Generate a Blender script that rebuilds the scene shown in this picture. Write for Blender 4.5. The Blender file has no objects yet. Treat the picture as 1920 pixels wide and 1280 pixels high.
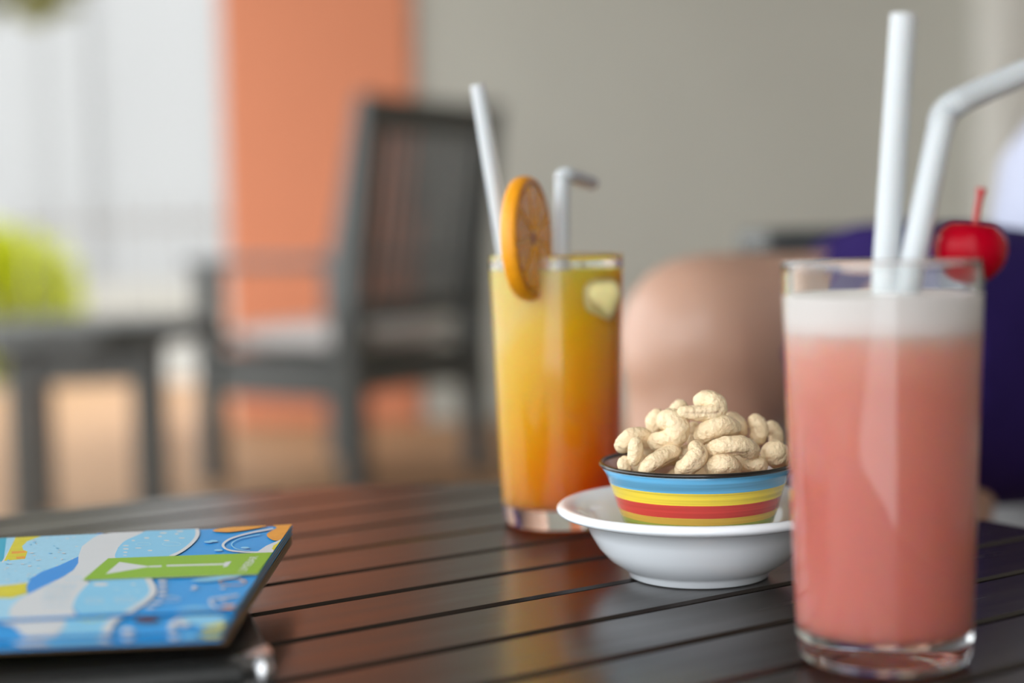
import bpy, bmesh, math, random
from mathutils import Vector, Matrix, noise

# ------------------------------------------------------------------ camera, world, exposure
SC = bpy.context.scene
COL = SC.collection
T = 0.5                                   # table top height
FPX, CAMH = 3000.0, 0.154                 # focal length in pixels of the 1920 frame, lens height above the table
PITCH, ROLL = math.atan(205 / FPX), math.radians(1.2)
_r, _u, _f = Vector((1, 0, 0)), Vector((0, math.sin(PITCH), math.cos(PITCH))), Vector((0, math.cos(PITCH), -math.sin(PITCH)))
UP = _u * math.cos(ROLL) + _r * math.sin(ROLL)
RI = _r * math.cos(ROLL) - _u * math.sin(ROLL)
CAM = Vector((0, 0, T + CAMH))
cd = bpy.data.cameras.new('camera'); cam = bpy.data.objects.new('camera', cd); COL.objects.link(cam)
m = Matrix.Identity(4)
for i in range(3):
    m[i][0], m[i][1], m[i][2], m[i][3] = RI[i], UP[i], -_f[i], CAM[i]
cam.matrix_world = m
cd.sensor_width = 36; cd.lens = FPX / 1920 * 36; cd.clip_start = 0.02; cd.clip_end = 100
cd.dof.use_dof = True; cd.dof.focus_distance = 0.672; cd.dof.aperture_fstop = 3.0
SC.camera = cam

W = bpy.data.worlds.new('overcast_sky'); SC.world = W; W.use_nodes = True
W.node_tree.nodes['Background'].inputs[0].default_value = (0.93, 0.97, 1.0, 1)
W.node_tree.nodes['Background'].inputs[1].default_value = 1.9
SC.view_settings.view_transform = 'Standard'; SC.view_settings.look = 'None'
SC.view_settings.gamma = 1; SC.view_settings.use_curve_mapping = False
SC.view_settings.exposure = 1.03
SC.cycles.max_bounces = 14; SC.cycles.transmission_bounces = 12; SC.cycles.diffuse_bounces = 5
SC.cycles.glossy_bounces = 6; SC.cycles.sample_clamp_indirect = 6

def ray(px, py): return _f + RI * ((px - 960) / FPX) + UP * ((640 - py) / FPX)
def at_z(px, py, z):
    d = ray(px, py); return CAM + d * ((z - CAM.z) / d.z)
def at_y(px, py, y):
    d = ray(px, py); return CAM + d * (y / d.y)

# ------------------------------------------------------------------ materials
def srgb(r, g, b):
    return tuple(((c / 255) / 12.92 if c / 255 <= .04045 else ((c / 255 + .055) / 1.055) ** 2.4) for c in (r, g, b))
def node(nt, t, **kw):
    n = nt.nodes.new(t)
    for k, v in kw.items(): setattr(n, k, v)
    return n
def mat(name, col, rough=.5, var=.12, scale=20, bump=0, bscale=80, stretch=None, spec=.5, **pr):
    M = bpy.data.materials.new(name); M.use_nodes = True; nt = M.node_tree; b = nt.nodes['Principled BSDF']
    b.inputs['Roughness'].default_value = rough; b.inputs['Specular IOR Level'].default_value = spec
    for k, v in pr.items(): b.inputs[k.replace('_', ' ')].default_value = v
    tc = node(nt, 'ShaderNodeTexCoord'); vec = tc.outputs['Object']
    if stretch:
        mp = node(nt, 'ShaderNodeMapping'); mp.inputs['Scale'].default_value = stretch
        nt.links.new(vec, mp.inputs[0]); vec = mp.outputs[0]
    nz = node(nt, 'ShaderNodeTexNoise'); nz.inputs['Scale'].default_value = scale; nz.inputs['Detail'].default_value = 4
    nt.links.new(vec, nz.inputs[0])
    mx = node(nt, 'ShaderNodeMix', data_type='RGBA')
    mx.inputs[6].default_value = (*[c * (1 - var) for c in col], 1); mx.inputs[7].default_value = (*[min(1, c * (1 + var)) for c in col], 1)
    nt.links.new(nz.outputs[0], mx.inputs[0]); nt.links.new(mx.outputs[2], b.inputs['Base Color'])
    if bump:
        n2 = node(nt, 'ShaderNodeTexNoise'); n2.inputs['Scale'].default_value = bscale; n2.inputs['Detail'].default_value = 5
        nt.links.new(vec, n2.inputs[0]); bp = node(nt, 'ShaderNodeBump'); bp.inputs['Strength'].default_value = bump
        bp.inputs['Distance'].default_value = .002
        nt.links.new(n2.outputs[0], bp.inputs['Height']); nt.links.new(bp.outputs[0], b.inputs['Normal'])
    return M
def ramp(M, stops, src, interp='LINEAR'):
    nt = M.node_tree; cr = node(nt, 'ShaderNodeValToRGB'); cr.color_ramp.interpolation = interp
    e = cr.color_ramp.elements
    while len(e) < len(stops): e.new(.5)
    for k, (p, c) in enumerate(stops): e[k].position = p; e[k].color = (*c, 1)
    nt.links.new(src, cr.inputs[0]); return cr.outputs[0]
def math_node(nt, op, a, b):
    n = node(nt, 'ShaderNodeMath', operation=op)
    for i, v in enumerate((a, b)):
        if isinstance(v, (int, float)): n.inputs[i].default_value = v
        else: nt.links.new(v, n.inputs[i])
    return n.outputs[0]

M_GREY = mat('grey_render', (.52, .52, .465), .8, .04, 3, .15, 60)
M_ORANGE = mat('orange_render', (.72, .26, .135), .75, .05, 2, .15, 60)
M_WHITEWALL = mat('white_render', (.345, .345, .345), .8, .07, .6)
M_COLUMN = mat('pale_column', (.74, .73, .68), .7, .03, 3)
M_CEIL = mat('ceiling_paint', (.36, .34, .31), .8, .03, 3)
M_FLOOR = mat('terracotta_tile', (.36, .205, .10), .65, .15, 2.5, .05, 30)
M_PAVE = mat('pale_paving', (.40, .375, .33), .8, .12, 1.5)
M_DARKWOOD = mat('grey_stained_wood', (.060, .064, .060), .34, .25, 30, .1, 60, (1, 1, .2))
M_METAL = mat('grey_metal', (.22, .22, .21), .5, .08, 10)
M_LEAF = mat('lime_leaf', (.46, .50, .01), .5, .35, 9)
M_LEAF2 = mat('olive_leaf', (.17, .16, .045), .5, .45, 3)
M_BARK = mat('brown_bark', (.16, .09, .05), .9, .3, 20, .4, 40)
M_SKIN = mat('skin', (.475, .285, .205), .40, .07, 25, .12, 260, Subsurface_Weight=.12, Subsurface_Radius=(.02, .008, .004), Subsurface_Scale=.5)
M_PURPLE = mat('purple_cotton', (.020, .010, .080), .85, .2, 30, .2, 200, spec=.1)
M_SHIRT = mat('white_cotton', (.50, .53, .66), .9, .04, 12, .2, 150)
M_HAIR = mat('brown_hair', (.05, .03, .02), .6, .3, 60, .5, 120)
M_EYE = mat('eye_dark', (.02, .015, .01), .2, .1, 30)
M_CUSHION = mat('white_cushion_fabric', (.74, .73, .70), .9, .04, 20, .2, 300)
M_GREYCUSH = mat('grey_cushion_fabric', (.56, .525, .50), .85, .05, 20, .2, 300)
M_CERAMIC = mat('white_glazed_ceramic', (.86, .90, .94), .12, .015, 8, Coat_Weight=.3)
M_STRAW = mat('white_plastic_straw', (.50, .52, .54), .35, .02, 20, Subsurface_Weight=.1, Subsurface_Scale=.004)
M_CHERRY = mat('red_cherry', (.30, .0, .008), .16, .25, 60, spec=.12)
M_STEM = mat('cherry_stem', (.42, .03, .03), .4, .2, 90)
M_RIND = mat('orange_rind', (.80, .31, .004), .4, .15, 300, .3, 700)
M_RINDEDGE = mat('browned_rind_edge', (.38, .12, .012), .45, .2, 200)
M_PITH = mat('orange_pith', (.74, .38, .035), .4, .12, 150)
M_FLESH = mat('orange_flesh', (.74, .30, .006), .22, .22, 350, .5, 500, Subsurface_Weight=.15, Subsurface_Scale=.006)
M_PIP = mat('brown_core', (.30, .09, .03), .5, .2, 200)
M_BLACK = mat('black_leatherette', (.014, .0145, .014), .34, .15, 150, .12, 900)
M_BLACKPAGE = mat('folder_board', (.03, .026, .022), .5, .2, 60)
M_CHROME = mat('chrome_corner', (.55, .55, .56), .22, .02, 30, Metallic=1.0)
M_PAPEREDGE = mat('menu_paper_edge', (.16, .085, .03), .5, .3, 200)

# dark glossy table wood: long streaks along each slat, fine dust specks and scratches
def table_wood():
    M = mat('dark_polished_wood', (.018, .0125, .0100), .22, .3, 26, .05, 60, (.12, 1, 1), spec=.6)
    nt = M.node_tree; b = nt.nodes['Principled BSDF']; tc = nt.nodes['Texture Coordinate']
    mp = node(nt, 'ShaderNodeMapping'); mp.inputs['Scale'].default_value = (8, 90, 60); nt.links.new(tc.outputs['Object'], mp.inputs[0])
    nz = node(nt, 'ShaderNodeTexNoise'); nz.inputs['Scale'].default_value = 1; nz.inputs['Detail'].default_value = 6; nt.links.new(mp.outputs[0], nz.inputs[0])
    mr = node(nt, 'ShaderNodeMapRange'); mr.inputs[3].default_value = .15; mr.inputs[4].default_value = .33; nt.links.new(nz.outputs[0], mr.inputs[0])
    nt.links.new(mr.outputs[0], b.inputs['Roughness'])
    vo = node(nt, 'ShaderNodeTexVoronoi'); vo.inputs['Scale'].default_value = 260; nt.links.new(tc.outputs['Object'], vo.inputs[0])
    n3 = node(nt, 'ShaderNodeTexNoise'); n3.inputs['Scale'].default_value = 22; nt.links.new(tc.outputs['Object'], n3.inputs[0])
    lim = math_node(nt, 'MULTIPLY', math_node(nt, 'SUBTRACT', n3.outputs[0], .56), .5)
    speck = math_node(nt, 'LESS_THAN', vo.outputs['Distance'], lim)
    mx = node(nt, 'ShaderNodeMix', data_type='RGBA'); mx.inputs[7].default_value = (.17, .15, .13, 1)
    old = b.inputs['Base Color'].links[0].from_socket
    nt.links.new(math_node(nt, 'MULTIPLY', speck, .6), mx.inputs[0]); nt.links.new(old, mx.inputs[6]); nt.links.new(mx.outputs[2], b.inputs['Base Color'])
    return M
M_TABLE = table_wood()

def glass_mat():
    M = bpy.data.materials.new('clear_glass'); M.use_nodes = True; b = M.node_tree.nodes['Principled BSDF']
    b.inputs['Base Color'].default_value = (.97, .985, .97, 1); b.inputs['Roughness'].default_value = 0.01
    b.inputs['Transmission Weight'].default_value = 1; b.inputs['IOR'].default_value = 1.46
    return M
M_GLASS = glass_mat()
def ice_mat(name, col):
    M = mat(name, col, .25, .1, 120, .2, 90, Subsurface_Weight=.3, Subsurface_Scale=.008); return M
M_ICE_Y = ice_mat('ice_in_juice', (.92, .78, .36)); M_ICE_P = ice_mat('ice_in_pink_drink', (.80, .36, .32))

def liquid(name, stops, h, amp, side=0.0, sss=.04):
    M = mat(name, (.5, .5, .5), .35, .1, 40, spec=.1, Subsurface_Weight=.8 if sss else 0, Subsurface_Scale=sss, Subsurface_Radius=(1, .4, .08))
    nt = M.node_tree; b = nt.nodes['Principled BSDF']; tc = nt.nodes['Texture Coordinate']
    sp = node(nt, 'ShaderNodeSeparateXYZ'); nt.links.new(tc.outputs['Object'], sp.inputs[0])
    nz = node(nt, 'ShaderNodeTexNoise'); nz.inputs['Scale'].default_value = 28; nz.inputs['Detail'].default_value = 3; nt.links.new(tc.outputs['Object'], nz.inputs[0])
    v = math_node(nt, 'DIVIDE', sp.outputs[2], h)
    v = math_node(nt, 'ADD', v, math_node(nt, 'MULTIPLY', math_node(nt, 'SUBTRACT', nz.outputs[0], .5), amp))
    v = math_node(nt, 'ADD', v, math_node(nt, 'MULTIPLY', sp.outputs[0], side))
    nt.links.new(ramp(M, stops, v), b.inputs['Base Color'])
    return M
M_JUICE = liquid('sunrise_juice', [(0, (.95, .09, .002)), (.16, (.97, .22, .003)), (.42, (.98, .42, .004)), (.72, (.97, .56, .006)), (.9, (.95, .62, .07)), (1, (.93, .68, .2))], .135, .2, -9.0)  # side value paints lit left and shaded right over the grenadine layering
M_PINK = liquid('pink_fruit_drink', [(0, (.76, .25, .20)), (.5, (.75, .25, .20)), (.8, (.76, .29, .22)), (.93, (.80, .38, .30)), (1, (.84, .60, .53))], .12, .22, 0, .008)
M_FOAM = liquid('pale_foam', [(.86, (.80, .40, .32)), (.905, (.82, .68, .64)), (.94, (.86, .80, .78)), (1, (.86, .81, .79))], .130, .06, 0, 0)

def bowl_mat():
    M = mat('painted_stripes', (.5, .5, .5), .16, .1, 20, Coat_Weight=.4)
    nt = M.node_tree; b = nt.nodes['Principled BSDF']; tc = nt.nodes['Texture Coordinate']
    sp = node(nt, 'ShaderNodeSeparateXYZ'); nt.links.new(tc.outputs['Object'], sp.inputs[0])
    nz = node(nt, 'ShaderNodeTexNoise'); nz.inputs['Scale'].default_value = 18; nt.links.new(tc.outputs['Object'], nz.inputs[0])
    z = math_node(nt, 'ADD', sp.outputs[2], math_node(nt, 'MULTIPLY', math_node(nt, 'SUBTRACT', nz.outputs[0], .5), .0011))
    v = math_node(nt, 'DIVIDE', z, .0435)
    G, Y2, R, Y, B = (.30, .36, .06), (.66, .42, .07), (.52, .045, .04), (.75, .58, .05), (.10, .36, .60)
    c = ramp(M, [(0, G), (.475, Y2), (.545, R), (.675, Y), (.80, B)], v, 'CONSTANT')
    mp = node(nt, 'ShaderNodeMapping'); mp.inputs['Scale'].default_value = (12, 12, 900); nt.links.new(tc.outputs['Object'], mp.inputs[0])
    st = node(nt, 'ShaderNodeTexNoise'); st.inputs['Scale'].default_value = 1; nt.links.new(mp.outputs[0], st.inputs[0])
    mx = node(nt, 'ShaderNodeMix', data_type='RGBA', blend_type='MULTIPLY'); mx.inputs[0].default_value = .55
    nt.links.new(c, mx.inputs[6]); nt.links.new(ramp(M, [(.3, (.62, .58, .55)), (.65, (1.15, 1.15, 1.15))], st.outputs[0]), mx.inputs[7])
    nt.links.new(mx.outputs[2], b.inputs['Base Color'])
    return M
M_BOWL = bowl_mat()
M_BOWLRIM = mat('black_rim_glaze', (.012, .010, .009), .15, .2, 60)
M_BOWLIN = mat('brown_inner_glaze', (.42, .24, .17), .2, .1, 60)

def cashew_mat():
    M = mat('roasted_cashew', (.80, .63, .40), .5, .14, 110, .7, 480, Subsurface_Weight=.08, Subsurface_Scale=.004)
    nt = M.node_tree; b = nt.nodes['Principled BSDF']
    at = node(nt, 'ShaderNodeAttribute', attribute_name='seam')
    mx = node(nt, 'ShaderNodeMix', data_type='RGBA'); mx.inputs[7].default_value = (.30, .15, .09, 1)
    old = b.inputs['Base Color'].links[0].from_socket
    nt.links.new(at.outputs['Fac'], mx.inputs[0]); nt.links.new(old, mx.inputs[6]); nt.links.new(mx.outputs[2], b.inputs['Base Color'])
    return M
M_CASHEW = cashew_mat()

# ------------------------------------------------------------------ mesh helpers
def obj(name, me, material, parent=None, smooth=None, loc=None):
    o = bpy.data.objects.new(name, me); COL.objects.link(o)
    if material: me.materials.append(material)
    if smooth is not None:
        me.polygons.foreach_set('use_smooth', [True] * len(me.polygons))
        if smooth < 180: me.set_sharp_from_angle(angle=math.radians(smooth))
    if parent: o.parent = parent
    if loc is not None: o.location = loc
    return o
def tag(o, label, cat, group=None):
    o['label'] = label; o['category'] = cat
    if group: o['group'] = group
    return o
def thing(name, label, cat, loc=(0, 0, 0), rz=0, group=None):
    o = bpy.data.objects.new(name, None); COL.objects.link(o); o.location = loc; o.rotation_euler = (0, 0, rz)
    o.empty_display_size = .05
    return tag(o, label, cat, group)
def struct(o): o['kind'] = 'structure'; return o
def mesh(name, v, f):
    me = bpy.data.meshes.new(name); me.from_pydata([tuple(p) for p in v], [], f); me.update(); return me
def from_bm(name, bm):
    bmesh.ops.recalc_face_normals(bm, faces=bm.faces)
    me = bpy.data.meshes.new(name); bm.to_mesh(me); bm.free(); return me
def box(x0, x1, y0, y1, z0, z1, bev=0, seg=2):
    bm = bmesh.new(); bmesh.ops.create_cube(bm, size=1)
    for v in bm.verts: v.co = Vector((x0 + (v.co.x + .5) * (x1 - x0), y0 + (v.co.y + .5) * (y1 - y0), z0 + (v.co.z + .5) * (z1 - z0)))
    if bev: bmesh.ops.bevel(bm, geom=bm.edges[:], offset=bev, segments=seg, profile=.5, affect='EDGES')
    return from_bm('box', bm)
def lathe(prof, n=64):
    v, f, rings = [], [], []
    for r, z in prof:
        if r < 1e-7: rings.append([len(v)]); v.append((0, 0, z))
        else:
            rings.append(list(range(len(v), len(v) + n)))
            v += [(r * math.cos(2 * math.pi * k / n), r * math.sin(2 * math.pi * k / n), z) for k in range(n)]
    for a, b in zip(rings, rings[1:]):
        for k in range(n):
            k2 = (k + 1) % n
            if len(a) == 1 and len(b) == 1: continue
            if len(a) == 1: f.append((a[0], b[k2], b[k]))
            elif len(b) == 1: f.append((a[k], a[k2], b[0]))
            else: f.append((a[k], a[k2], b[k2], b[k]))
    return mesh('lathe', v, f)
def frames(pts):
    tans = []
    for i in range(len(pts)):
        a, b = pts[max(0, i - 1)], pts[min(len(pts) - 1, i + 1)]; tans.append((b - a).normalized())
    ref = Vector((0, 0, 1)) if abs(tans[0].z) < .9 else Vector((0, 1, 0))
    n = tans[0].cross(ref).normalized(); out = []
    for t in tans:
        n = (n - t * n.dot(t)).normalized(); out.append((t, n, t.cross(n)))
    return out
def loft(pts, rad, n=14, cap=True, bm=None):
    """closed tube through pts; rad = list of radii or (rn, rb) pairs"""
    pts = [Vector(p) for p in pts]; own = bm is None
    if own: bm = bmesh.new()
    rings = []
    for p, (t, a, b), r in zip(pts, frames(pts), rad):
        ra, rb = r if isinstance(r, tuple) else (r, r)
        rings.append([bm.verts.new(p + a * (ra * math.cos(2 * math.pi * k / n)) + b * (rb * math.sin(2 * math.pi * k / n))) for k in range(n)])
    for x, y in zip(rings, rings[1:]):
        for k in range(n): bm.faces.new((x[k], x[(k + 1) % n], y[(k + 1) % n], y[k]))
    if cap: bm.faces.new(rings[0][::-1]); bm.faces.new(rings[-1])
    return from_bm('tube', bm) if own else bm
def catmull(pts, m=6):
    pts = [Vector(p) for p in pts]; q = [pts[0] * 2 - pts[1]] + pts + [pts[-1] * 2 - pts[-2]]; out = []
    for i in range(1, len(q) - 2):
        for s in range(m):
            t = s / m; a, b, c, d = q[i - 1:i + 3]
            out.append(.5 * ((2 * b) + (c - a) * t + (2 * a - 5 * b + 4 * c - d) * t * t + (3 * b - a - 3 * c + d) * t ** 3))
    return out + [pts[-1]]
def bar(a, b, w, d, side, bev=.003):
    """rectangular bar from a to b; w across `side`, d across the other"""
    a, b = Vector(a), Vector(b); t = (b - a).normalized(); s = Vector(side); s = (s - t * s.dot(t)).normalized(); u = t.cross(s)
    me = box(-w / 2, w / 2, -d / 2, d / 2, 0, (b - a).length, bev, 1)
    me.transform(Matrix(((s.x, u.x, t.x, a.x), (s.y, u.y, t.y, a.y), (s.z, u.z, t.z, a.z), (0, 0, 0, 1))))
    return me
def ball(bm, c, r, seg=20):
    r = r if isinstance(r, tuple) else (r, r, r)
    bmesh.ops.create_uvsphere(bm, u_segments=seg, v_segments=seg // 2, radius=1, matrix=Matrix.Translation(c) @ Matrix.Diagonal((*r, 1)))
def voxel(bm, size, it=4, fac=.5):
    """union of everything in bm as one continuous skin"""
    bmesh.ops.recalc_face_normals(bm, faces=bm.faces)
    me = bpy.data.meshes.new('tmp'); bm.to_mesh(me); bm.free(); o = bpy.data.objects.new('tmp', me); COL.objects.link(o)
    r = o.modifiers.new('r', 'REMESH'); r.mode = 'VOXEL'; r.voxel_size = size; r.use_smooth_shade = True
    s = o.modifiers.new('s', 'SMOOTH'); s.iterations = it; s.factor = fac
    out = bpy.data.meshes.new_from_object(o.evaluated_get(bpy.context.evaluated_depsgraph_get()))
    bpy.data.objects.remove(o); bpy.data.meshes.remove(me); return out

# ------------------------------------------------------------------ the setting
struct(obj('floor', box(-2.3, 2.7, -1.6, 7.4, -.1, 0), M_FLOOR))
struct(obj('ground', box(-14, -2.3, -8, 16, -.14, -.04), M_PAVE))
struct(obj('ground_beyond', box(-2.3, 2, 7.4, 16, -.14, -.04), M_PAVE))
struct(obj('wall_back', box(-.33, 2.5, 5.6, 5.8, 0, 2.5), M_GREY))
struct(obj('wall_orange', box(-.985, -.325, 5.57, 5.8, 0, 2.5, .01), M_ORANGE))
struct(obj('blocker_wall_right', box(2.5, 2.7, -.9, 5.6, 0, 2.5), M_GREY))  # unseen side wall, added to darken the right
struct(obj('column_right', box(1.62, 1.98, 5.28, 5.6, 0, 2.5, .01), M_COLUMN))
struct(obj('ceiling', box(-2.3, 2.7, -.9, 5.8, 2.5, 2.65), M_CEIL))  # unseen roof; reach, height and dark tone shaped to cut sky light
struct(obj('blocker_wall_front', box(.22, 2.7, -1.1, -.9, 0, 2.5), M_GREY))  # unseen wall behind the camera, added to block frontal light
struct(obj('baseboard_back', box(-.31, 1.62, 5.58, 5.6, 0, .08), M_GREY))
# ------------------------------------------------------------------ beyond the terrace
hs = thing('white_house', 'large white rendered house wall far off on the left', 'house', (-5.4, 12.9, -.04))
obj('wall', box(-5, 5.0, -.3, .3, 0, 4.2), M_WHITEWALL, hs)
obj('plinth', box(-5, 5.0, -.36, -.3, 0, .35), M_PAVE, hs)
for px_ in (-3.6, -2.2, -.8, .6, 2.0, 3.4):
    obj('pilaster', box(px_ - .14, px_ + .14, -.38, -.3, .35, 4.2, .01), M_WHITEWALL, hs)
obj('eave', box(-5.1, 5.1, -.75, -.3, 4.2, 4.36, .02), M_COLUMN, hs)

rnd = random.Random(4)
def leaves(pts, size, up=.6):
    v, f = [], []
    for p, d in pts:
        d = Vector(d).normalized(); s = d.cross(Vector((rnd.uniform(-1, 1), rnd.uniform(-1, 1), rnd.uniform(-.3, 1)))).normalized()
        l = size * rnd.uniform(.7, 1.25); w = l * .24; p = Vector(p); n = s.cross(d) * (l * .08); k = len(v)
        v += [p, p + d * l * .45 + s * w + n, p + d * l, p + d * l * .45 - s * w + n, p + d * l * .5 - n]
        f += [(k, k + 4, k + 1), (k + 1, k + 4, k + 2), (k + 2, k + 4, k + 3), (k + 3, k + 4, k)]
    return mesh('leaves', v, f)
def shrub(name, label, cat, loc, rx, ry, h, n, size, m, trunk=.0):
    t = thing(name, label, cat, loc)
    bm = bmesh.new(); tips = []
    for k in range(9):
        a = rnd.uniform(0, 6.28); e = Vector((math.cos(a) * rx * .6, math.sin(a) * ry * .6, trunk + h * rnd.uniform(.5, .85)))
        loft([(e.x * .08, e.y * .08, 0), (e.x * .3, e.y * .3, trunk + (e.z - trunk) * .5), e], [.035 if trunk else .012, .02 if trunk else .008, .005], 6, True, bm)
    obj('stems', from_bm('stems', bm), M_BARK, t, 60)
    pts = []
    for k in range(n):
        while True:
            q = Vector((rnd.uniform(-1, 1), rnd.uniform(-1, 1), rnd.uniform(-1, 1)))
            if .35 < q.length < 1: break
        pts.append(((q.x * rx, q.y * ry, trunk + h * .5 + q.z * h * .5), (q.x, q.y, q.z * .6 + .5)))
    fo = obj('foliage', leaves(pts, size), m, t); fo['kind'] = 'stuff'
    return t
shrub('garden_shrub', 'bright lime-green leafy shrub beyond the far table at the left edge', 'shrub', (-2.56, 7.9, -.04), .40, .34, .74, 1500, .10, M_LEAF)
shrub('garden_tree', 'olive-brown tree crown at the top left corner', 'tree', (-3.3, 9.4, -.04), 1.25, .9, 1.9, 2200, .2, M_LEAF2, 1.95)

fn = thing('garden_railing', 'low grey metal railing of thin upright bars beyond the far table', 'railing', (-1.62, 7.25, 0))
for z in (.12, .72): obj('rail', box(-.62, .60, -.015, .015, z, z + .025, .004, 1), M_METAL, fn)
me = lathe([(0, 0), (.008, 0), (.008, .78), (.013, .80), (.006, .84), (0, .86)], 8)
for k in range(9): obj('upright_bar', me, M_METAL if k == 0 else None, fn, 50, (-.56 + k * .14, 0, 0))

# ------------------------------------------------------------------ tables
def slat_table(name, label, loc, ang, R, pitch, off, top, wood, legwood, group, th=.022, q=.24):
    """round table, straight slats along local x, each slat its own piece"""
    t = thing(name, label, 'table', loc, ang, group)
    gap, e = .0042, .0012
    c = off % pitch; ks = [c + pitch * k for k in range(-30, 30)]
    for y0 in ks:
        a, b = y0 + gap / 2, y0 + pitch - gap / 2
        a, b = max(a, -R + .006), min(b, R - .006)
        if b - a < .008: continue
        def outline(a, b, R):
            n = 10; up = []
            for k in range(n + 1):
                y = a + (b - a) * k / n; up.append((math.sqrt(max(R * R - y * y, 1e-6)), y))
            return up + [(-x, y) for x, y in reversed(up)]
        O, I = outline(a, b, R), outline(a + e, b - e, R - e); n = len(O)
        v = [(x, y, top - th) for x, y in O] + [(x, y, top - e) for x, y in O] + [(x, y, top) for x, y in I]
        f = [tuple(range(n))[::-1], tuple(range(2 * n, 3 * n))]
        for b0 in (0, n):
            f += [(b0 + k, b0 + (k + 1) % n, b0 + n + (k + 1) % n, b0 + n + k) for k in range(n)]
        obj('slat', mesh('slat', v, f), wood, t)
    for x in (-R * .55, 0, R * .55):
        w = math.sqrt(R * R - x * x) - .03
        obj('batten', box(x - .02, x + .02, -w, w, top - th - .022, top - th, .002, 1), legwood, t)
    for s in (-1, 1):
        obj('apron', box(-q, q, s * q - .011, s * q + .011, top - th - .092, top - th - .022, .002, 1), legwood, t)
        obj('apron', box(s * q - .011, s * q + .011, -q, q, top - th - .092, top - th - .022, .002, 1), legwood, t)
    for sx in (-1, 1):
        for sy in (-1, 1):
            obj('leg', box(sx * q - .028, sx * q + .028, sy * q - .028, sy * q + .028, 0, top - th - .022, .004, 1), legwood, t)
    return t
ANG = math.radians(34.3); TC = Vector((-.0597, .6191))
# slat joints were measured at .594 - .048 k along the slat normal
n_ = Vector((-math.sin(ANG), math.cos(ANG)))
slat_table('round_table', 'round dark slatted wooden table carrying the drinks and menu', (TC.x, TC.y, 0), ANG, .365, .048, .594 - n_.dot(TC), T, M_TABLE, M_DARKWOOD, None)
slat_table('side_table', 'grey-brown round slatted table standing empty at the far left', (-.98, 3.7, 0), math.radians(8), .29, .05, .01, .472, M_DARKWOOD, M_DARKWOOD, None, .045, .135)

# ------------------------------------------------------------------ chairs
def chair(name, label, loc, rz, seat=.40, arm=.60, top=1.0, w=.52, d=.52, arm_front=.30, slatted_seat=True):
    """front is local +y"""
    t = thing(name, label, 'chair', loc, rz); hw, hd = w / 2, d / 2; W_ = M_DARKWOOD
    for s in (-1, 1):
        # rear leg: one shaped board, widest at the arm, leaning back above the seat
        prof = [(-hd - .035, 0), (-hd + .02, 0), (-hd + .045, seat), (-hd + .04, arm), (-hd - .062, top), (-hd - .098, top), (-hd - .045, arm), (-hd - .03, seat)]
        n = len(prof); x0, x1 = s * hw - .029, s * hw + .029
        v = [(x0, y, z) for y, z in prof] + [(x1, y, z) for y, z in prof]
        f = [tuple(range(n))[::-1], tuple(range(n, 2 * n))] + [(k, (k + 1) % n, n + (k + 1) % n, n + k) for k in range(n)]
        bm = bmesh.new(); bm.from_mesh(mesh('p', v, f)); bmesh.ops.bevel(bm, geom=bm.edges[:], offset=.003, segments=1, affect='EDGES')
        obj('rear_leg', from_bm('p', bm), W_, t)
        obj('front_leg', box(s * hw - .029, s * hw + .029, hd - .055, hd + .005, 0, arm - .026, .003, 1), W_, t)
        obj('armrest', box(s * hw - .032, s * hw + .032, -hd - .03, arm_front, arm - .026, arm, .008, 2), W_, t)
        obj('side_rail', box(s * hw - .013, s * hw + .013, -hd, hd - .045, seat - .115, seat - .02, .002, 1), W_, t)
    obj('front_rail', box(-hw, hw, hd - .035, hd - .008, seat - .125, seat - .02, .002, 1), W_, t)
    obj('rear_rail', box(-hw, hw, -hd - .012, -hd + .014, seat - .095, seat - .02, .002, 1), W_, t)
    for k in range(7):
        y = -hd + .05 + k * (d - .03) / 7
        obj('seat_slat', box(-hw + .005, hw - .005, y - .029, y + .029, seat - .02, seat, .003, 1), W_, t)
    def back(z):                                        # back plane of the leaning posts
        return -hd + .0 + (z - arm) / (top - arm) * -.080 if z > arm else -hd + .005
    zb = seat + .11
    obj('top_rail', bar((-hw, back(top - .045), top - .045), (hw, back(top - .045), top - .045), .085, .026, (0, -.2, 1)), W_, t)
    obj('lower_back_rail', bar((-hw, back(zb), zb), (hw, back(zb), zb), .06, .024, (0, 0, 1)), W_, t)
    for k in range(9):
        x = -hw + .055 + k * (w - .11) / 8
        obj('back_slat', bar((x, back(zb), zb), (x, back(top - .06), top - .06), .033, .013, (1, 0, 0), .002), W_, t)
    return t
# far chair: near rear leg (-.404, 4.0), front direction (-.82, .572)
rz = math.atan2(.82, .572)
c_ = Vector((-.404, 4.0)) + Vector((.3, .42)) * .5 + Vector((-.43, .30)) * .5
chair('wooden_armchair', 'dark slat-backed wooden armchair standing before the orange wall', (c_.x, c_.y, 0), rz, .35)
FARCHAIR = (c_.x, c_.y, rz)
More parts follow.
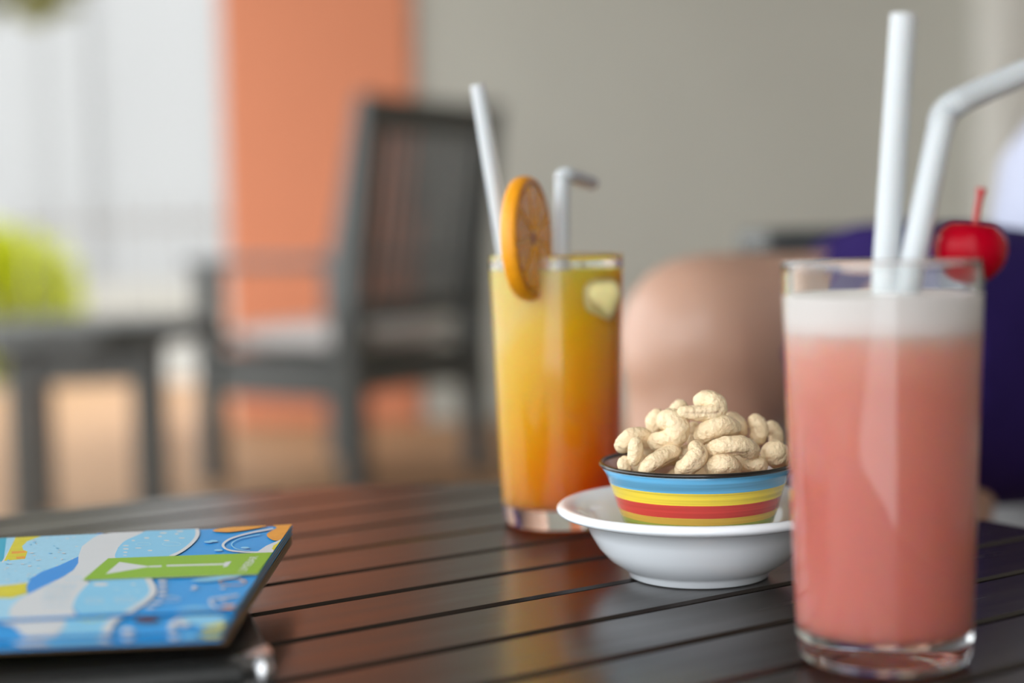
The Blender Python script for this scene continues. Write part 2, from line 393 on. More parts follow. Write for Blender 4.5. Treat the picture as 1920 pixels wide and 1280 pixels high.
# the seated person's chair faces the table
F2, S2 = Vector((-.93, -.37)).normalized(), Vector((-.37, .93)).normalized()
PC = Vector((.56, 1.36)); CC = PC - F2 * .03
chair('wooden_armchair', 'dark wooden armchair with a white cushion under the seated person', (CC.x, CC.y, 0), math.atan2(-F2.x, F2.y), .36, .652, .98, .54, .52, .28)
def cushion(loc, rz_, hx, hy, th, m_, label):
    bm = bmesh.new(); bmesh.ops.create_cube(bm, size=1)
    bmesh.ops.subdivide_edges(bm, edges=bm.edges[:], cuts=9, use_grid_fill=True)
    for v in bm.verts:
        x, y, z = v.co * 2; q = (1 - abs(x) ** 4) * (1 - abs(y) ** 4); e = (1 - .03 * z * z)
        v.co = Vector((x * hx * e, y * hy * e, th / 2 + z * th / 2 * (.55 + .45 * q)))
    o = obj('seat_cushion', from_bm('c', bm), m_, None, 180, loc); o.rotation_euler.z = rz_
    return tag(o, label, 'cushion')
cushion((CC.x + F2.x * .01, CC.y + F2.y * .01, .361), math.atan2(-F2.x, F2.y), .232, .235, .054, M_CUSHION, 'white fabric seat cushion under the person in purple shorts')
cushion((FARCHAIR[0], FARCHAIR[1], .351), FARCHAIR[2], .225, .225, .072, M_GREYCUSH, 'pale grey seat cushion on the far wooden armchair')

# ------------------------------------------------------------------ the seated person
def pt(fwd, side, z):                       # side > 0: the person's right, away from the camera
    q = PC + F2 * fwd + S2 * side; return Vector((q.x, q.y, z))
RH, LH = pt(0, .095, .535), pt(0, -.095, .525)
RK, LK = Vector((.145, 1.215, .570)), Vector((.272, 1.075, .555))
RA, LA = Vector((.125, 1.235, .09)), Vector((.245, 1.12, .09))
bm = bmesh.new()
def limb(a, b, ra, rb, bulge=0, n=18, bm_=None, flat=1.0):
    pts, rad = [], []
    for k in range(9):
        s = k / 8; pts.append(a.lerp(b, s)); r = ra + (rb - ra) * s + bulge * math.sin(math.pi * min(1, s * 1.25)); rad.append((r, r * flat))
    loft(pts, rad, n, True, bm_ if bm_ is not None else bm)
for H_, K_, A_ in ((RH, RK, RA), (LH, LK, LA)):
    limb(H_, K_, .090, .066, .004); ball(bm, K_ + Vector((0, 0, -.002)), .0665); ball(bm, H_, .092)
    kd = (K_ - H_).normalized()
    ball(bm, K_ + Vector((kd.x * .030, kd.y * .030, -.012)), (.038, .038, .045))                 # kneecap
    limb(K_ - Vector((0, 0, .03)), A_, .060, .036, .0); c = K_.lerp(A_, .32) - Vector((kd.x, kd.y, 0)) * .028; ball(bm, c, (.048, .048, .11))   # calf
    ball(bm, A_, .038)
    toe = A_ + Vector((kd.x, kd.y, 0)) * .17; toe.z = .035
    limb(A_ - Vector((kd.x * .04, kd.y * .04, .045)), toe, .036, .026, .006); 
    sd = Vector((-kd.y, kd.x, 0)).normalized()
    for q in range(5): ball(bm, toe + Vector((kd.x, kd.y, 0)) * (.012 + .006 * (1 - abs(q - 1.5) / 3)) + sd * (-.03 + .015 * q) + Vector((0, 0, -.012)), (.013, .013, .012), 10)
ARMS = {1: (pt(-.20, .170, .965), pt(-.175, .335, .72), pt(-.11, .362, .48), pt(-.085, .362, .36)),      # right arm hangs outside the armrest
        -1: (pt(-.20, -.170, .965), pt(-.14, -.262, .735), pt(.055, -.185, .692), pt(.17, -.13, .660))}   # left hand on the thigh
# trunk, neck, head
trunk = [(pt(-.03, 0, .52), (.11, .16)), (pt(-.05, 0, .62), (.12, .16)), (pt(-.11, 0, .76), (.115, .155)), (pt(-.18, 0, .90), (.11, .17)), (pt(-.21, 0, 1.0), (.085, .145)), (pt(-.215, 0, 1.05), (.06, .075))]
loft([p for p, r in trunk], [r for p, r in trunk], 22, True, bm)
loft([pt(-.215, 0, 1.0), pt(-.195, 0, 1.13)], [.058, .052], 16, True, bm)
HD = pt(-.185, 0, 1.19)
ball(bm, HD, (.078, .078, .112), 28); ball(bm, HD + Vector((F2.x, F2.y, 0)) * .022 + Vector((0, 0, -.035)), (.062, .062, .075), 24)
def hp(f, s, z): return HD + Vector((F2.x * f + S2.x * s, F2.y * f + S2.y * s, z))
loft([hp(.078, 0, .012), hp(.094, 0, -.022), hp(.080, 0, -.032)], [.007, .014, .010], 10, True, bm)     # nose
loft([hp(.074, -.022, -.058), hp(.084, 0, -.057), hp(.074, .022, -.058)], [.005, .008, .005], 8, True, bm)   # mouth
for s in (-1, 1):
    ball(bm, hp(-.005, s * .078, -.005), (.014, .014, .030), 12)                                            # ears
    ball(bm, hp(.070, s * .030, .024), (.014, .014, .008), 10)                                              # brows
    SH, EL, WR, TIP = ARMS[s]
    limb(SH, EL, .052, .042, .004); ball(bm, SH, .06); ball(bm, EL, .043); limb(EL, WR, .042, .028, .004)
    hd_ = (TIP - WR).normalized(); palm = WR + hd_ * .055
    sd = (hd_.cross(Vector((0, 0, 1))).normalized() * s) if abs(hd_.z) < .8 else Vector((F2.x, F2.y, 0))
    loft([WR, WR + hd_ * .03, palm, WR + hd_ * .085], [(.026, .018), (.036, .017), (.040, .016), (.038, .013)], 14, True, bm)
    for q, ln in enumerate((.066, .075, .070, .055)):
        b0 = WR + hd_ * .08 + sd * (.030 - .020 * q); b1 = b0 + hd_ * ln * .5 + Vector((0, 0, .004)); b2 = b0 + hd_ * ln + Vector((0, 0, -.018))
        loft([b0, b1, b2], [.0095, .009, .0075], 8, True, bm)
    b0 = WR + hd_ * .03 + sd * .032; loft([b0, b0 + hd_ * .03 + sd * .022, b0 + hd_ * .062 + sd * .024 + Vector((0, 0, -.008))], [.012, .011, .008], 8, True, bm)
me_body = voxel(bm, .0048, 12)
pr = thing('person', 'person in purple shorts and white shirt sitting behind the pink drink', 'person', (PC.x, PC.y, 0))
inv = Matrix.Translation((-PC.x, -PC.y, 0))
def dress(name, me, m_, parent=pr):
    me.transform(inv); me.update(); return obj(name, me, m_, parent, 180)
body = dress('body', me_body, M_SKIN); body['label'] = 'bare legs, arms and head'
bm = bmesh.new()                                                    # shorts, cut clean above the knees
loft([pt(-.02, 0, .46), pt(-.02, 0, .56), pt(-.05, 0, .66)], [(.14, .18), (.15, .19), (.135, .175)], 24, True, bm)
for H_, K_, s0 in ((RH, RK, .66), (LH, LK, 1.10)):
    e = H_.lerp(K_, s0)
    pts = [H_.lerp(K_, s0 * k / 6) for k in range(7)]
    ball(bm, H_, .106); drop = [Vector((0, 0, .006 * k / 6)) for k in range(7)]
    loft([p + q for p, q in zip(pts, drop)], [(.104 - .012 * k / 6 + .003 * math.sin(k * 2.1), .108 - .014 * k / 6 + .003 * math.cos(k * 2.6)) for k in range(7)], 26, True, bm)
shorts = voxel(bm, .006, 4); dress('shorts', shorts, M_PURPLE)
bm = bmesh.new()
sh = [(pt(-.005, 0, .60), (.155, .175)), (pt(-.015, 0, .65), (.16, .18)), (pt(-.09, 0, .76), (.135, .175)), (pt(-.175, 0, .90), (.125, .185)), (pt(-.205, 0, 1.0), (.10, .16)), (pt(-.213, 0, 1.045), (.07, .085))]
loft([p for p, r in sh], [r for p, r in sh], 26, True, bm)
for s in (-1, 1):
    SH, EL, WR, TIP = ARMS[s]
    limb(SH, SH.lerp(EL, .65), .060, .058, .003); ball(bm, SH, .062)
shirt = voxel(bm, .006, 4); dress('shirt', shirt, M_SHIRT)
bm = bmesh.new(); ball(bm, hp(-.016, 0, .025), (.084, .084, .100), 28)
for v in list(bm.verts):
    q = v.co - HD
    if q.x * F2.x + q.y * F2.y > .045 and q.z < .06: v.co = HD + q * .8
dress('hair', voxel(bm, .006, 3), M_HAIR)
for s in (-1, 1):
    bm = bmesh.new(); ball(bm, hp(.0685, s * .030, .006), (.011, .011, .008), 12); dress('eye', from_bm('eye', bm), M_EYE)
# ------------------------------------------------------------------ drinks
HG = .1418
def inner_r(z): return .0278 + (.0327 - .0278) * (z - .011) / (HG - .011)
def outer_r(z): return .0305 + (.0350 - .0305) * z / HG
GLASS_PROF = ([(0, .0012), (.020, .0012), (.0235, .0002), (.0265, .0003), (.0290, .0016), (.0301, .0042), (outer_r(.008), .008)]
    + [(outer_r(z), z) for z in (.012, .02, .04, .06, .08, .10, .12, .13, .138, .1402)] + [(.0347, .1414), (.0340, .1418), (.0332, .1415), (.0327, .1404)]
    + [(inner_r(z), z) for z in (.138, .13, .12, .10, .08, .06, .04, .02, .0165)] + [(.0272, .0135), (.0255, .0118), (.022, .0110), (.012, .0106), (0, .0105)])
def fill(z0, z1, dome=0.0, eps=.0003):
    """liquid body, just inside the inner wall surface of the glass"""
    pr_ = []
    if z0 < .012: pr_ = [(0, .0102), (.012, .0103), (.022, .0107), (.0257, .0115), (.0275, .0133), (inner_r(.0165) + eps, .0163)]; zs = [.02, .04, .06, .08, .10, .12]
    else: pr_ = [(0, z0), (inner_r(z0) + eps, z0)]; zs = [z0 + (z1 - z0) * k / 4 for k in (1, 2, 3)]
    pr_ += [(inner_r(z) + eps, z) for z in zs if z < z1 - .001]
    return lathe(pr_ + [(inner_r(z1) + eps, z1), (inner_r(z1) * .9, z1 - .0006), (0, z1 - .0006 + dome)], 72)
def straw(name, label, pts, r, group='white drinking straws', bend=None):
    t = tag(obj(name, None, None), label, 'straw', group) if False else None
    path = catmull(pts, 8) if len(pts) > 2 else [Vector(pts[0]).lerp(Vector(pts[1]), k / 10) for k in range(11)]
    bm = bmesh.new(); n = 20; rings = []
    fr = frames(path)
    for rr, seq in ((r, range(len(path))), (r - .00045, reversed(range(len(path))))):
        for i in seq:
            q = rr
            if bend and bend[0] <= i <= bend[1]: q = rr + (.0004 if i % 2 else -.0002)
            t_, a, b = fr[i]; rings.append([bm.verts.new(path[i] + a * q * math.cos(6.28318 * k / n) + b * q * math.sin(6.28318 * k / n)) for k in range(n)])
    rings.append(rings[0])
    for x, y in zip(rings, rings[1:]):
        for k in range(n): bm.faces.new((x[k], x[(k + 1) % n], y[(k + 1) % n], y[k]))
    o = obj(name, from_bm('straw', bm), M_STRAW, None, 50); return tag(o, label, 'straw', group)
def ice(name, label, c, s, rot, m, group):
    me = box(-s / 2, s / 2, -s / 2, s / 2, -s * .45, s * .45, s * .33, 5); o = obj(name, me, m, None, 180, c); o.rotation_euler = rot
    return tag(o, label, 'ice cube', group)

# orange sunrise drink
OB = at_z(1052, 981, T); OG = OB.copy()
g = thing('highball_glass', 'tall glass of layered yellow-orange juice behind the striped bowl', 'glass', OG)
obj('glass_body', lathe(GLASS_PROF, 96), M_GLASS, g, 180)
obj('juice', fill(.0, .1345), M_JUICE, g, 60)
ice('ice_cube', 'pale ice cube at the right top of the orange juice', OG + Vector((.0165, -.0150, .1205)), .0270, (.3, .2, .5), M_ICE_Y, 'ice cubes in the juice')
ice('ice_cube', 'pale ice cube near the middle top of the orange juice', OG + Vector((-.0005, -.0195, .1215)), .0225, (.1, .35, .2), M_ICE_Y, 'ice cubes in the juice')
def yrim(px, py, y): return at_y(px, py, y)
y0 = OG.y
straw('drinking_straw', 'straight white straw leaning left out of the orange juice', [at_y(896, 160, y0 + .000), at_y(948, 490, y0 - .002), at_y(951, 515, y0 - .002)], .0040)
b0 = at_y(1055, 520, y0 - .004); b1 = at_y(1054, 345, y0 - .004)
straw('drinking_straw', 'white bent straw standing upright out of the orange juice', [b0, at_y(1054, 420, y0 - .004), b1, at_y(1056, 331, y0 - .003), at_y(1068, 330, y0 + .004), at_y(1085, 335, y0 + .02), at_y(1110, 343, y0 + .048)], .0040, bend=(18, 30))

# orange slice slotted on the rim
sl = thing('orange_slice', 'orange slice wedged on the rim of the orange juice glass', 'fruit slice')
nrm = Vector((.945, -.32, .02)).normalized(); tz = Vector((-.16, -.05, 1)); tz = (tz - nrm * tz.dot(nrm)).normalized(); tx = tz.cross(nrm) * -1
SLC = at_y(988, 447, y0 - .0335)
sl.matrix_world = Matrix(((tx.x, nrm.x, tz.x, SLC.x), (tx.y, nrm.y, tz.y, SLC.y), (tx.z, nrm.z, tz.z, SLC.z), (0, 0, 0, 1)))
RS, TH = .0310, .0040                                     # local y is the slice axis
def disc(prof, n=72):
    me = lathe(prof, n); me.transform(Matrix.Rotation(-math.pi / 2, 4, 'X')); return me
obj('rind', disc([(RS - .0030, -TH), (RS - .0008, -TH * .92), (RS, -TH * .5), (RS + .0003, 0), (RS, TH * .5), (RS - .0008, TH * .92), (RS - .0030, TH), (RS - .0034, TH * .9), (RS - .0034, -TH * .9), (RS - .0030, -TH)]), M_RIND, sl, 60)
for s in (-1, 1):
    obj('rind_edge', disc([(RS - .0037, s * TH * .9), (RS - .0034, s * TH * 1.06), (RS - .0026, s * TH * 1.06), (RS - .0023, s * TH * .9)]), M_RINDEDGE, sl, 60)
obj('pith', disc([(0, -TH * .82), (RS - .003, -TH * .82), (RS - .003, TH * .82), (0, TH * .82)]), M_PITH, sl, 60)
obj('core', disc([(0, -TH * .95), (.0032, -TH * .9), (.0032, TH * .9), (0, TH * .95)], 16), M_PIP, sl, 60)
for k in range(9):
    a0, a1 = 2 * math.pi * (k + .07) / 9, 2 * math.pi * (k + .93) / 9; v, f = [], []
    pol = [(.0042, (a0 + a1) / 2)] + [(RS - .0048 if 0 < j < 6 else RS - .0068, a0 + (a1 - a0) * j / 6) for j in range(7)]
    for yy, sc in ((-TH * .80, 1), (-TH * 1.02, .93), (TH * 1.02, .93), (TH * .80, 1)):
        cx = sum(r * math.cos(a) for r, a in pol) / 8; cz = sum(r * math.sin(a) for r, a in pol) / 8
        v += [(cx + (r * math.cos(a) - cx) * sc, yy, cz + (r * math.sin(a) - cz) * sc) for r, a in pol]
    f = [tuple(range(8)), tuple(range(24, 32))[::-1]] if False else [tuple(range(8, 16))[::-1], tuple(range(16, 24))]
    for q in (0, 16): f += [(q + j, q + (j + 1) % 8, q + 8 + (j + 1) % 8, q + 8 + j) for j in range(8)]
    obj('segment', mesh('segment', v, f), M_FLESH, sl)

# pink foamy drink
PB = at_z(1657, 1234, T)
g = thing('highball_glass', 'tall glass of pink drink with a foamy top in the right foreground', 'glass', PB)
obj('glass_body', lathe(GLASS_PROF, 96), M_GLASS, g, 180)
obj('pink_drink', fill(0, .1185), M_PINK, g, 60)
obj('foam', fill(.1168, .1300, .001, .00045), M_FOAM, g, 60)
ice('ice_cube', 'pale ice cube near the top left of the pink drink', PB + Vector((-.0150, -.0155, .108)), .0150, (.3, .6, .4), M_ICE_P, 'ice cubes in the pink drink')
y0 = PB.y
straw('drinking_straw', 'straight white straw standing tallest in the pink drink', [at_y(1694, 27, y0), at_y(1659, 530, y0 + .0), at_y(1657, 575, y0)], .0046)
straw('drinking_straw', 'white bent straw in the pink drink reaching out of frame at right', [at_y(1698, 575, y0 - .004), at_y(1706, 520, y0 - .004), at_y(1740, 350, y0 - .004), at_y(1761, 250, y0 - .003), at_y(1770, 215, y0 - .001), at_y(1795, 193, y0 + .0), at_y(1850, 167, y0 + .004), at_y(1990, 108, y0 + .012)], .0046, bend=(26, 42))
ch = thing('cherry', 'glossy red cherry with stem on the rim of the pink drink', 'cherry', at_y(1819, 470, y0 - .001))
pr_ = []
for k in range(25):
    a = math.pi * k / 24; r = .0127 * math.sin(a); z = -.0118 * math.cos(a)
    if k > 15: z -= .0062 * ((k - 15) / 9) ** 2.2 * math.exp(-(r / .0062) ** 2)
    r *= 1 + .06 * math.sin(a) * math.cos(a * 1.0) * -1
    pr_.append((r if 0 < k < 24 else 0, z))
fl = obj('flesh', lathe(pr_, 40), M_CHERRY, ch, 180); fl.rotation_euler = (.05, .10, 0)
obj('stem', loft(catmull([(.0015, 0, .0045), (.0020, 0, .011), (.0032, .0005, .017), (.0042, .0008, .0215)], 4), [.0012] * 8 + [.0012, .0013, .0014, .0017, .0019][:5], 10), M_STEM, ch, 60)

# ------------------------------------------------------------------ white dish and striped bowl
DC = at_z(1310, 1077, T)
dish = tag(obj('white_dish', lathe([(0, .0022), (.024, .0022), (.0272, .0004), (.0295, 0), (.0310, .0008), (.0315, .0028), (.0345, .0048), (.0400, .0086), (.0445, .0138), (.0480, .0200), (.0508, .0258),
    (.0545, .0272), (.0595, .0282), (.0618, .0290), (.0628, .0302), (.0626, .0316), (.0612, .0326), (.0592, .0328), (.0560, .0318), (.0520, .0296), (.0485, .0262), (.0455, .0208), (.0415, .0150), (.036, .0100), (.028, .0074), (.018, .0066), (0, .0065)], 96),
    M_CERAMIC, None, 180, DC), 'round white ceramic dish under the striped nut bowl', 'dish')
ZB = .0078
bw = thing('nut_bowl', 'small bowl striped blue, yellow and red holding cashews', 'bowl', DC + Vector((0, 0, ZB))); bw.scale = (1.045, 1.045, 1.0)
oprof = [(0, .0012), (.0195, .0012), (.0215, 0), (.0232, .0006), (.0245, .0032), (.0282, .0088), (.0315, .0160), (.0342, .0240), (.0365, .0320), (.0388, .0385), (.0412, .0425)]
obj('striped_wall', lathe(oprof + [(.0408, .0428), (.0385, .0395), (.0360, .0325), (.0330, .0235), (.0300, .0155), (.0262, .0095), (.020, .0055), (0, .0045)], 96), M_BOWL, bw, 180)
obj('inner_glaze', lathe([(.0406, .0430), (.0383, .0397), (.0358, .0325), (.0328, .0235), (.0298, .0155), (.0260, .0097), (.020, .0057), (0, .0047)], 96), M_BOWLIN, bw, 180)
obj('rim', lathe([(.0408 + .0011 * math.cos(a), .0429 + .0010 * math.sin(a)) for a in [2 * math.pi * k / 12 for k in range(13)]], 96), M_BOWLRIM, bw, 180)

# ------------------------------------------------------------------ cashew nuts
NG = 'cashews heaped in the striped bowl'
def cashew(label, pts, r, seam=None, seed=0, tail=1.0, ridges=0, group=NG, span=(.12, .92)):
    """pts in 3-D along the curve of the nut; r = radius at the thick end; seam = angle of the groove"""
    path = catmull(pts, 7); n = 26; L = len(path) - 1; fr = frames(path)
    e0 = path[0] - (path[1] - path[0]).normalized() * r * .45; e1 = path[-1] + (path[-1] - path[-2]).normalized() * r * .45 * tail
    v, s_at, f = [], [], []
    rings = []
    def put(p, fr_, rr, s):
        t_, a, b = fr_; ring = []
        for k in range(n):
            th = 2 * math.pi * k / n; q = rr * (1 + .05 * math.sin(2 * th + seed)); sm = 0
            if seam is not None:
                dth = abs((th - math.atan2(seam.dot(b), seam.dot(a)) + math.pi) % (2 * math.pi) - math.pi); w = math.exp(-(dth / .13) ** 2) * (1 if span[0] - .05 < s < span[1] + .05 else 0); q *= 1 - .16 * w; sm = math.exp(-(dth / .075) ** 2) * .8 * (1 if span[0] < s < span[1] else 0)
            if ridges: q *= 1 + .05 * math.sin(ridges * th)
            d = a * math.cos(th) + b * math.sin(th); w0 = p + d * q
            w0 = w0 + d * (noise.noise(w0 * 260 + Vector((seed * 3.1, 0, 0))) * r * .12 + noise.noise(w0 * 620) * r * .05)
            ring.append(len(v)); v.append(w0); s_at.append(sm)
        rings.append(ring)
    for i in range(L + 1):
        s = i / L; rr = r * (1 + (tail - 1) * s) * (1 + .10 * math.sin(math.pi * s)) 
        c_ = min(i, L - i); 
        put(path[i], fr[i], rr * (.90 if c_ == 0 else .985 if c_ == 1 else 1), s)
    # rounded ends
    def cap(i, d, base):
        rr = r * (1 if i == 0 else tail) * .90; out = []
        for a in (.35, .7, 1.0, 1.28, 1.46): out.append((path[i] + d * math.sin(a) * rr * .85, rr * math.cos(a)))
        return out
    d0 = -fr[0][0]; d1 = fr[-1][0]
    core = rings; rings = []
    for p, rr in cap(0, d0, 0): put(p, fr[0], rr, 0)
    lo = rings[::-1]; rings = []
    for p, rr in cap(L, d1, 0): put(p, fr[-1], rr, 1)
    allr = lo + core + rings
    for x, y in zip(allr, allr[1:]): f += [(x[k], x[(k + 1) % n], y[(k + 1) % n], y[k]) for k in range(n)]
    f += [tuple(allr[0][::-1]), tuple(allr[-1])]
    c0 = sum((Vector(p) for p in pts), Vector()) / len(pts)
    me = mesh('cashew', [p - c0 for p in v], f)
    at = me.attributes.new('seam', 'FLOAT', 'POINT'); at.data.foreach_set('value', s_at)
    o = obj('cashew_nut', me, M_CASHEW, None, 180, c0)
    return tag(o, label, 'nut', group)
def nut(label, d, pix, rpx, seam=None, tail=1.0, dd=None, ridges=0, span=(.12, .92)):
    global _ns; _ns += 1
    pts = [at_y(1120 + x / 5.053, 710 + y / 5.053, d + (dd[k] if dd else 0)) for k, (x, y) in enumerate(pix)]
    return cashew(label, pts, rpx * 1.17 / 5.053 * d / FPX, seam, _ns * 1.7, tail, ridges, span=span)
_ns = 0
D0 = DC.y
nut('topmost cashew with a long seam crowning the heap', D0 - .012, [(985, 205), (1075, 200), (1140, 250), (1110, 320), (960, 325), (800, 322)], 84, seam=Vector((0, -1, .1)), span=(.52, .97), tail=.62, dd=[.004, .002, 0, -.003, -.004, -.004])
nut('small cashew end poking up left of the topmost nut', D0 + .008, [(790, 255), (765, 320), (800, 400)], 68, tail=1.1)
nut('cashew standing upright at the upper left of the heap', D0 + .002, [(575, 345), (545, 410), (560, 480)], 68, tail=1.0, seam=Vector((.8, -.6, 0)))
nut('large C-shaped cashew facing the camera left of the top nut', D0 - .012, [(650, 395), (725, 400), (760, 470), (725, 545), (640, 590), (545, 595)], 100, tail=.78, dd=[0, -.002, -.004, -.004, -.002, 0])
nut('broad curled cashew at the far left of the heap', D0 - .010, [(235, 640), (300, 565), (405, 545), (480, 600), (500, 670)], 72, tail=.9, dd=[0, -.002, 0, .004, .006])
nut('short ridged cashew standing at the left front rim', D0 - .0215, [(368, 605), (360, 690), (345, 780)], 60, tail=.95, ridges=5)
nut('small cashew tip lowest at the left front rim', D0 - .021, [(265, 770), (245, 810), (280, 850)], 46)
nut('slanting cashew resting on the left front rim', D0 - .0225, [(735, 680), (620, 735), (520, 800), (450, 870)], 68, tail=1.0, dd=[.004, 0, -.003, -.002], seam=Vector((.6, -.6, -.7)))
nut('cashew with a dark open crease at the centre front rim', D0 - .0265, [(930, 650), (955, 720), (890, 800), (800, 870)], 70, seam=Vector((.35, -1, -.1)), tail=1.1, dd=[.004, 0, -.002, 0])
nut('arched yellow cashew right below the topmost nut', D0 - .014, [(980, 550), (1060, 480), (1180, 440), (1290, 465)], 76, tail=1.0, dd=[0, -.002, -.002, .002], seam=None)
nut('cashew tip behind the arched yellow nut', D0 + .002, [(1260, 365), (1330, 420), (1370, 500)], 58)
nut('long pinkish cashew lying at the right front of the heap', D0 - .022, [(1105, 665), (1220, 640), (1360, 635), (1470, 680)], 82, seam=Vector((0, -1, -.75)), tail=.95, dd=[0, -.003, -.002, .002])
nut('domed cashew just above the front rim at right', D0 - .0255, [(1095, 850), (1190, 815), (1290, 850)], 84, dd=[.002, -.002, .002])
nut('pointed cashew standing at the right of the heap', D0 + .002, [(1495, 395), (1530, 470), (1530, 560)], 74, tail=1.05)
nut('cashew behind the pointed one at the right edge', D0 + .012, [(1640, 450), (1695, 530), (1690, 620)], 58)
nut('round cashew end beside the pink glass', D0 - .012, [(1680, 680), (1690, 710), (1720, 750)], 100, dd=[-.004, 0, .008], seam=Vector((.5, -.6, .8)))
nut('shadowed cashew tucked beneath the topmost nut', D0 - .002, [(905, 460), (940, 520), (915, 600)], 62)
nut('cashew half hidden between crease and C-shaped nuts', D0 - .012, [(840, 680), (850, 740), (860, 800)], 62)
nut('low cashew between the long pinkish nut and round nut', D0 - .018, [(1440, 810), (1510, 800), (1560, 830)], 62)
# the buried layer that carries the heap
for k in range(14):
    a = 2 * math.pi * k / 9 + .3; rr, z = (.0225, .030) if k < 9 else (.0095, .034)
    if k >= 9: a = 2 * math.pi * k / 5
    c = DC + Vector((rr * math.cos(a), rr * math.sin(a), ZB + z)); tn = Vector((-math.sin(a), math.cos(a), .2 * math.sin(k * 3))); 
    cashew('cashew buried under the others inside the striped bowl', [c - tn * .007 + Vector((0, 0, -.002)), c, c + tn * .007 + Vector((0, 0, -.002))], .0048, None, k * 1.3)
for k in range(4):
    a = .5 + k * .75; c = DC + Vector((.024 * math.cos(a), .024 * math.sin(a), ZB + .0415)); tn = Vector((-math.sin(a), math.cos(a), 0))
    cashew('cashew buried under the others inside the striped bowl', [c - tn * .007, c + Vector((0, 0, .002)), c + tn * .007], .0050, None, k * 2.3 + 9)

# ------------------------------------------------------------------ folder and printed menu
FA = math.radians(15)
fo = thing('menu_folder', 'black menu folder with metal corner lying under the blue menu', 'folder', (-.0842, .5345, T), FA)
obj('cover', box(-.30, 0, 0, .225, .0092, .0125, .0008, 2), M_BLACK, fo)
obj('pages', box(-.298, -.003, .003, .222, .0034, .0093), M_BLACKPAGE, fo)
obj('back_cover', box(-.30, 0, 0, .225, 0, .0035, .0008, 2), M_BLACK, fo)
obj('spine', loft([(-.30, .002, .0063), (-.010, .002, .0063)], [.0061, .0061], 20), M_BLACK, fo, 60)
for z0, z1 in ((.0086, .0131), (-.0, .0042)):
    v = [(.0007, -.0007), (.0007, .013), (-.013, -.0007)]; vv = [(x, y, z) for z in (z0, z1) for x, y in v]
    obj('corner_protector', mesh('corner', vv, [(2, 1, 0), (3, 4, 5), (0, 1, 4, 3), (1, 2, 5, 4), (2, 0, 3, 5)]), M_CHROME, fo)
bm = bmesh.new(); ball(bm, Vector((-.0022, -.0008, .0065)), (.0036, .0036, .0062), 18); obj('corner_cap', from_bm('cap', bm), M_CHROME, fo, 180)

MA = math.radians(.6)
mn = thing('menu', 'glossy blue patterned menu with a green logo panel lying on the folder', 'menu', (-.0978, .5072, T + .0165), MA)
SLOPE = .02                                  # the sheet dips gently to its left
def on_sheet(px, py, ztop):
    """photo point -> menu-local point on the sheet whose right edge is ztop above the table"""
    d = ray(px, py); q = None
    nrm_ = Vector((-SLOPE, 0, 1)); p0 = Vector((-.0978, 0, T + ztop)); t_ = nrm_.dot(p0 - CAM) / nrm_.dot(d); w0 = CAM + d * t_
    w0 = w0 - Vector((-.0978, .5072, T + .0165)); c, s = math.cos(-MA), math.sin(-MA)
    return Vector((w0.x * c - w0.y * s, w0.x * s + w0.y * c, ztop - .0165 + (w0.x * c - w0.y * s) * SLOPE))
def sheet(name, y0, y1, ztop, th, m, edge=None):
    me = box(-.21, 0, y0, y1, ztop - .0165 - th, ztop - .0165, .0003, 1)
    for v in me.vertices: v.co.z += v.co.x * SLOPE
    return obj(name, me, m, mn)
C_BLUE, C_LIGHT, C_WHITE = mat('print_blue', (.02, .28, .66), .4, .06, 60, spec=.1), mat('print_light_blue', (.20, .50, .72), .4, .05, 90, spec=.1), mat('print_white', (.56, .585, .61), .4, .02, 60, spec=.1)
C_PALE = mat('print_pale_blue', (.30, .56, .73), .4, .10, 500, spec=.1); C_TEAL = mat('print_teal', (.03, .34, .50), .4, .06, 60, spec=.1)
C_YEL = mat('print_yellow', (.58, .52, .03), .4, .12, 200, spec=.1); C_GREEN = mat('print_green', (.21, .41, .02), .4, .03, 60, spec=.1); C_ORG = mat('print_orange', (.68, .30, .04), .4, .15, 150, spec=.1)
C_BROWN = mat('print_brown', (.10, .035, .03), .4, .1, 60, spec=.1); C_DEEP = mat('print_deep_blue', (.03, .25, .66), .4, .03, 60, spec=.1)
Z1, Z2, Z3 = .0250, .0236, .0222
yA = on_sheet(160, 1155, Z1).y; yB = on_sheet(160, 1193, Z2).y; yC = on_sheet(160, 1209, Z3).y; yE = on_sheet(549, 985, Z1).y
sheet('top_leaf', yA, yE, Z1, .0006, C_BLUE); sheet('middle_leaf', yB, yE - .001, Z2, .0006, C_BLUE); sheet('lower_leaf', yC, yE - .002, Z3, .0007, C_BLUE)
for k, (z, t_) in enumerate(((.0207, .0008), (.0195, .0008), (.0184, .0012))):
    sheet('inner_leaf', yC + .006 + .003 * k, yE - .003, z, t_, M_PAPEREDGE)
sheet('inner_leaf', yA + .0012, yE - .003, .0243, .0006, M_PAPEREDGE); sheet('inner_leaf', yB + .0012, yE - .003, .0229, .0006, M_PAPEREDGE)  # dark inserts set back between leaves, standing in for the gap shadow
_layer = [0]; PRINT = {}
def crop_px(p): return p[0] / 3.2, 940 + p[1] / 3.2
def inside_y(q, lo, hi): return max(lo, min(hi, q))
def poly(group, m, pts, z=Z1, lim=None, raw=False):
    _layer[0] += 1; lift = Vector((0, 0, .0000035 * _layer[0] + .00002))
    lo, hi = {Z1: (yA + .0002, yE - .0002), Z2: (yB + .0002, yA - .0001), Z3: (yC + .0002, yB - .0001)}[z]
    out = []
    for p in pts:
        q = on_sheet(*(p if raw else crop_px(p)), z); q.y = inside_y(q.y, lo, hi); q.x = min(q.x, -.0003); out.append(q + lift)
    PRINT.setdefault((group, m.name), (m, []))[1].append(out)
